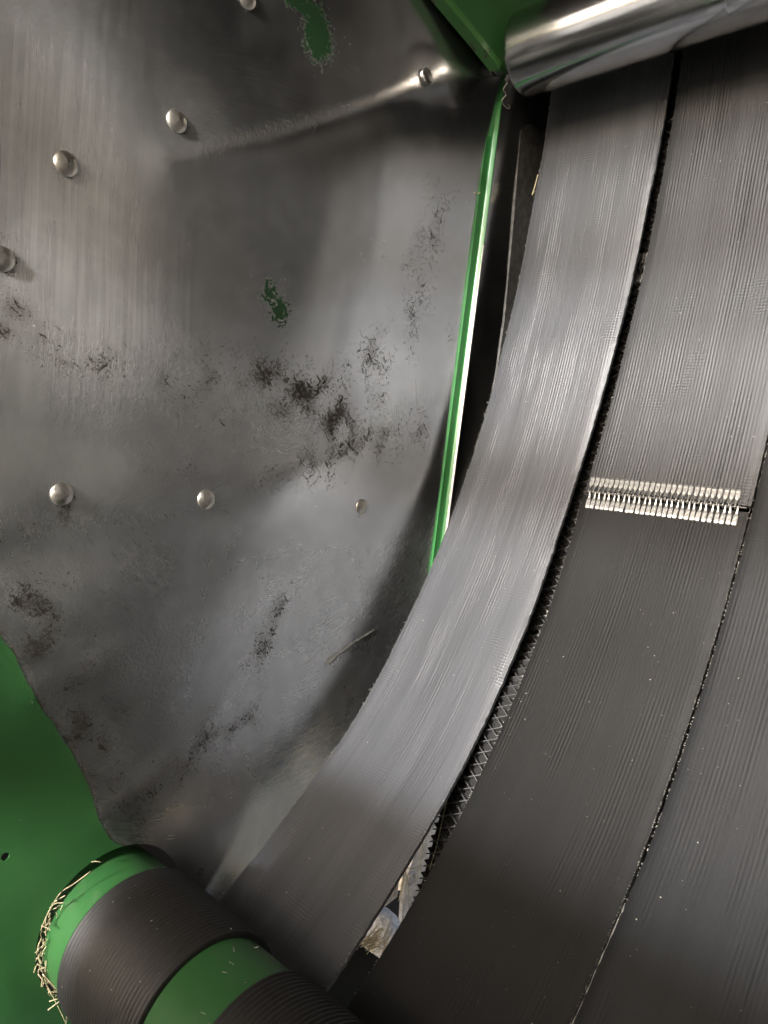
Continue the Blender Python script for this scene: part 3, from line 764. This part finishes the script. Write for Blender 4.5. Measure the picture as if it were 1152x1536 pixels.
# ------------------------------------------------------------------ straw, chaff
def stalk(name, pts, r, label, group=None, mat='straw'):
    P = catmull(pts, max(6, len(pts) * 3)); bm = bmesh.new(); tube_bm(bm, P, r, 5, list(np.linspace(1, .55, len(P))))
    o = from_bm(name, bm, MT[mat], None, sharp=0); tag(o, label, 'straw', group); return o
def ringpt(px, py, X): return tuple(at(px, py, X))
GS = 'straw stalks caught round the end of the green roller'
stalks = [
    ([(136, 1307, .030), (112, 1325, .026), (92, 1338, .022), (80, 1355, .018)], 'long straw stalk lying up against the green roller end'),
    ([(98, 1343, .022), (86, 1350, .018), (77, 1357, .012)], 'short forked straw stalk above the bend of the gap'),
    ([(96, 1354, .022), (84, 1355, .016), (74, 1362, .010)], 'second short straw stalk pointing right from the gap'),
    ([(84, 1350, .014), (74, 1366, .010), (66, 1383, .008), (61, 1396, .006)], 'straw stalk bent along the upper left of the gap'),
    ([(57, 1461, .004), (70, 1478, .010), (82, 1500, .014), (94, 1524, .016), (104, 1548, .018)], 'longest straw stalk hanging down below the roller'),
    ([(72, 1515, .012), (84, 1506, .016), (93, 1499, .020)], 'straw stalk crossing low to the left of the sleeve'),
    ([(74, 1502, .012), (84, 1499, .016), (92, 1497, .02)], 'thin straw stalk lying level beside the sleeve'),
    ([(99, 1517, .016), (100, 1530, .016), (97, 1550, .016)], 'upright straw stalk at the bottom edge'),
    ([(104, 1524, .016), (99, 1534, .016)], 'short straw piece at the bottom edge'),
    ([(64, 1461, .006), (76, 1474, .012), (86, 1486, .016)], 'straw stalk slanting under the roller end'),
    ([(62, 1388, .010), (70, 1392, .014), (73, 1393, .018), (66, 1399, .016)], 'curled straw piece at the left of the roller end'),
    ([(151, 1293, .016), (143, 1292, .014), (137, 1293, .01)], 'small straw bit near the top of the gap'),
    ([(62, 1408, .008), (57, 1420, .006), (55, 1432, .004)], 'straw stalk tucked along the left of the gap'),
]
for P, lab in stalks: stalk('straw_stalk', [ringpt(*p) for p in P], .0007, lab, GS)
bm = bmesh.new(); rng = random.Random(21)
for k in range(80):                                  # crumbs and chaff packed into the gap
    a = rng.gauss(math.radians(185), math.radians(26)); rr = rng.uniform(.080, .0885)
    p = Vector((rng.uniform(-.002, .010), LROLL[0] + rr * math.cos(a), LROLL[1] + rr * math.sin(a)))
    d = Vector((rng.uniform(-.4, 1), -math.sin(a) + rng.gauss(0, .5), math.cos(a) + rng.gauss(0, .5))).normalized() * rng.uniform(.003, .010)
    tube_bm(bm, [p, p + d * .5 + Vector((0, rng.gauss(0, .001), 0)), p + d], rng.uniform(.0003, .0006), 4)
o = from_bm('hay_crumbs', bm, MT['straw'], None, smooth=False)
tag(o, 'hay crumbs packed in the dark gap at the left of the green roller', 'hay', kind='stuff')
# loose specks on the belts and sleeves
bm = bmesh.new(); rng = random.Random(5)
def speck(p, n, s):
    n = Vector(n).normalized(); a = n.orthogonal().normalized(); b = n.cross(a); th = rng.random() * 6.28
    u = a * math.cos(th) + b * math.sin(th); w = n.cross(u); e = rng.uniform(.25, .9)
    q = [Vector(p) + u * s, Vector(p) + w * s * e, Vector(p) - u * s * rng.uniform(.6, 1), Vector(p) - w * s * e]
    q = [bm.verts.new(x + n * .0003) for x in q]; t = bm.verts.new(Vector(p) + n * s * .6)
    for k in range(4): bm.faces.new((q[k], q[(k + 1) % 4], t))
for k in range(640):
    v = rng.uniform(.45, VE - .25); x = rng.uniform(.02, .68); c, t, n = pv(v); z = c[1]
    if E2(z) - .004 < x < E3(z) + .004 or abs(x - .472) < .006: continue
    if abs(v - LV) < .03 and .23 < x < .47: continue
    speck((x, *(c + n * .0003)), (0, *n), rng.choice((.0004, .0005, .0006, .0007, .0012)))
for k in range(28):
    a = rng.uniform(.6, 3.6); x = rng.uniform(.052, .19)
    speck((x, LROLL[0] + .0866 * math.cos(a), LROLL[1] - .004 + .0866 * math.sin(a)), (0, math.cos(a), math.sin(a)), rng.choice((.0005, .0007, .0012)))
for k in range(90):
    py_ = rng.uniform(.30, .62); pz_ = rng.uniform(.62, 1.4)
    xx = float(relief(np.array([py_]), np.array([pz_]))[0])
    speck((xx + .0004, py_, pz_), (1, 0, 0), rng.choice((.0004, .0005, .0008)))
for k in range(9):
    a = rng.uniform(.7, 2.6); p = Vector((rng.uniform(.2, .262), LROLL[0] + .0805 * math.cos(a), LROLL[1] - .004 + .0805 * math.sin(a))); d = Vector((rng.gauss(0, 1), -math.sin(a) * rng.gauss(0, 1), math.cos(a) * rng.gauss(0, 1))).normalized() * rng.uniform(.002, .006)
    tube_bm(bm, [p, p + d * .5, p + d], .0004, 4)
o = from_bm('chaff', bm, MT['cord'], None, smooth=False); tag(o, 'tiny pale chaff specks scattered over the belts and sleeve', 'chaff', kind='stuff')
# curl of twine by the strip top and one straw stuck at the belt edge
cp = [(757, 118, .02), (761, 124, .02), (755, 134, .02), (759, 142, .02), (753, 150, .02), (756, 158, .02), (762, 163, .02), (765, 160, .02), (762, 157, .02)]
stalk('twine_curl', [ringpt(*p) for p in cp], .0008, 'thin curled twine strand hanging under the roller end', None, 'cord')['category'] = 'twine'
stalk('straw_stalk', [ringpt(*p) for p in ((807, 262, .012), (803, 277, .010), (798, 293, .010), (802, 286, .012))], .0012, 'straw stalk pinched behind the left edge of the first belt')
stalk('straw_stalk', [ringpt(*p) for p in ((711, 289, .014), (716, 291, .0145), (721, 288, .014))], .0011, 'tiny straw bit stuck across the green strip')
stalk('straw_stalk', [ringpt(*p) for p in ((671, 1197, .20), (664, 1228, .2), (655, 1268, .2), (644, 1305, .2))], .0009, 'long straw stalk along the edge of the tread belt')

# ------------------------------------------------------------------ the rest of the chamber, with unseen panels added to block light
def slab(name, poly, x0, x1, mat, label, cat):
    bm = prism(poly, x0, x1); return tag(from_bm(name, bm, MT[mat], None, smooth=False), label, cat)
slab('front_light_stop', [(1.08, .44), (1.105, .44), (1.105, 1.0), (1.36, 1.5), (1.36, 2.6), (1.33, 2.6), (1.33, 1.51), (1.08, 1.01)], -.30, 1.75, 'hole', 'added black panel blocking light behind the belts', 'light stop')  # added panel, shaped to keep the space behind the belts dark
slab('outer_light_stop', [(-.7, .02), (.55, .02), (.80, .50), (1.33, .60), (1.33, 2.6), (-.7, 2.6)], -.16, -.15, 'black', 'added black panel blocking light behind the steel side wall', 'shield')  # added to shut out sky and low light behind the sheet
slab('outer_light_stop', [(-.7, .02), (.45, .02), (.45, .42), (1.33, .42), (1.33, 2.6), (-.7, 2.6)], 1.60, 1.61, 'black', 'added black panel blocking light beyond the far right side wall', 'shield')  # unseen, added to seal the right side against stray light
tg = slab('tailgate', [(1.33, 2.40), (-1.9, 2.84), (-1.9, 2.89), (1.33, 2.46)], -.14, 1.60, 'black', 'black tailgate swung up over the chamber', 'tailgate')
for x_ in (-.14, 1.58):
    bm = prism([(-.80, .6), (-.80, 2.68), (-1.9, 2.83), (-1.9, .6)], x_, x_ + .01); from_bm('side_light_stop', bm, MT['black'], tg, smooth=False)  # unseen sides added to narrow the light from the rear opening
for y_, z_, r_ in ((-1.86, 2.70, .04), (-1.86, 2.25, .05), (-1.80, 1.60, .05)):  # unseen bars added to break the polished roller's reflection into bands
    o = from_bm('added_band_roller', lathe_x([(-.13, 0), (-.13, r_), (1.58, r_), (1.58, 0)], 40), MT['dark_steel'], tg, loc=(0, y_, z_))
slab('rear_light_stop', [(-.70, .02), (-.66, .02), (-.66, 1.21), (-.70, 1.21)], .20, 1.45, 'black', 'added black panel blocking low light from the rear of the chamber', 'apron')  # invented blocker that shades the lower chamber from the rear
slab('side_sheet', [(-.75, .15), (.20, .15), (.60, .40), (.90, .40), (1.30, .75), (1.30, 2.35), (-.75, 2.35)], 1.45, 1.454, 'far_steel', 'plain steel side wall on the far right of the belts', 'side wall')

# ------------------------------------------------------------------ what shows below, through the gap: brackets, stone, straw, ground
bm = bmesh.new()
N_ = 40
vv = [[bm.verts.new((-30 + 60 * i / N_, -30 + 60 * j / N_, 0.01 * noise.noise((i * 1.3, j * 1.3, 0)))) for j in range(N_ + 1)] for i in range(N_ + 1)]
for i in range(N_):
    for j in range(N_): bm.faces.new((vv[i][j], vv[i + 1][j], vv[i + 1][j + 1], vv[i][j + 1]))
o = from_bm('ground', bm, MT['soil'], None); o['kind'] = 'structure'; o['label'] = 'bare dry ground below the machine'
bm = bmesh.new(); rng = random.Random(31); n_ = 60
gv = [[bm.verts.new((-1.0 + 3.4 * i / n_, 1.12 + 1.6 * j / n_, .03 + .05 * math.sin(math.pi * j / n_) + rng.uniform(0, .025))) for j in range(n_ + 1)] for i in range(n_ + 1)]
for i in range(n_):
    for j in range(n_): bm.faces.new((gv[i][j], gv[i + 1][j], gv[i + 1][j + 1], gv[i][j + 1]))
o = from_bm('bounce_straw', bm, MT['litter'], None, smooth=False); tag(o, 'pale straw litter added on the ground in front of the belts to bounce light', 'straw', kind='stuff')  # added pale sheet that warms the reflection low on the side wall
def plate(name, pix, X, th, mat, label, cat, bv=.0015):
    bm = prism([yz(px, py, X) for px, py in pix], X - th, X); bevel(bm, bv)
    return tag(from_bm(name, bm, MT[mat], None, sharp=30), label, cat)
plate('support_bracket', [(672, 1180), (655, 1250), (640, 1330), (600, 1420), (606, 1330), (628, 1262), (650, 1200)], -.05, .008, 'galv', 'dull pale steel arm below the belts, under the end of the tread belt', 'bracket')
bm = prism([yz(px, py, -.07) for px, py in ((650, 1215), (636, 1262), (614, 1300), (598, 1316), (612, 1270), (634, 1225))], -.10, -.07); bevel(bm, .004, 3)
sa = from_bm('steel_angle', bm, MT['bare'], None); tag(sa, 'bright folded steel angle seen high in the gap between the belts', 'bracket')
bm = prism([yz(px, py, -.065) for px, py in ((600, 1300), (596, 1345), (575, 1362), (545, 1385), (566, 1340))], -.085, -.065); bevel(bm, .003, 3)
tag(from_bm('steel_plate', bm, MT['galv'], None), 'pale steel plate with a slanting lower edge above the stone', 'plate')
bm = prism([yz(px, py, -.055) for px, py in ((628, 1296), (622, 1332), (612, 1372), (606, 1372), (610, 1330), (614, 1300))], -.06, -.055); bevel(bm, .002, 2)
lg = from_bm('lug', bm, MT['bare'], None); tag(lg, 'bright steel lug with a round eye beside the straw stalks', 'lug')
bm = bmesh.new(); c = Vector(at(617, 1318, -.05)); tube_bm(bm, [c + Vector((0, .009 * math.cos(k * math.tau / 20), .012 * math.sin(k * math.tau / 20))) for k in range(19)], .0025, 8)
from_bm('eye', bm, MT['bare'], lg)
bm = bmesh.new(); bmesh.ops.create_icosphere(bm, subdivisions=4, radius=1)
for v_ in bm.verts:
    k = 1 + .16 * noise.noise(v_.co * 1.6) + .05 * noise.noise(v_.co * 5)
    v_.co = Vector((v_.co.x * .036, v_.co.y * .036, v_.co.z * .044)) * k
o = from_bm('stone', bm, MT['stone'], None, loc=tuple(at(570, 1398, -.04)), sharp=0)
tag(o, 'pale grey rounded stone lodged under the belts beside a tuft of straw', 'stone')
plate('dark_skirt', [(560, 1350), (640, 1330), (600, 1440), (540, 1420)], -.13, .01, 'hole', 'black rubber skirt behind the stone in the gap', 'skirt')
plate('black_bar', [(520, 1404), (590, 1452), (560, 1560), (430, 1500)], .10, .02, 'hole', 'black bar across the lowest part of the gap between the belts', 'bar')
bm = bmesh.new(); rng = random.Random(13)
for k in range(70):
    px, py = rng.gauss(557, 15), rng.gauss(1411, 8); p = Vector(at(px, py, rng.uniform(.06, .125)))
    th = rng.gauss(.1, .9); d = Vector((rng.gauss(0, .2), math.cos(th), math.sin(th))).normalized() * rng.uniform(.014, .034)
    tube_bm(bm, [p - d * .5, p + Vector((0, rng.gauss(0, .002), rng.gauss(0, .002))), p + d * .5], rng.uniform(.0005, .0010), 5)
o = from_bm('straw_tuft', bm, MT['litter'], None, smooth=False); tag(o, 'tangled tuft of pale straw over the black bar in the gap', 'straw', kind='stuff')
for P, lab in (([(607, 1300), (612, 1330), (612, 1360)], 'straw stalk hanging upright among the steel in the gap'), ([(606, 1305), (603, 1330), (598, 1352)], 'straw stalk leaning left among the steel in the gap'),
               ([(634, 1262), (630, 1296), (622, 1330)], 'tan straw stalk along the dull steel arm'), ([(600, 1298), (618, 1303), (628, 1299)], 'bent straw stalk lying level on the bright angle')):
    stalk('straw_stalk', [ringpt(px, py, -.03) for px, py in P], .0013, lab)
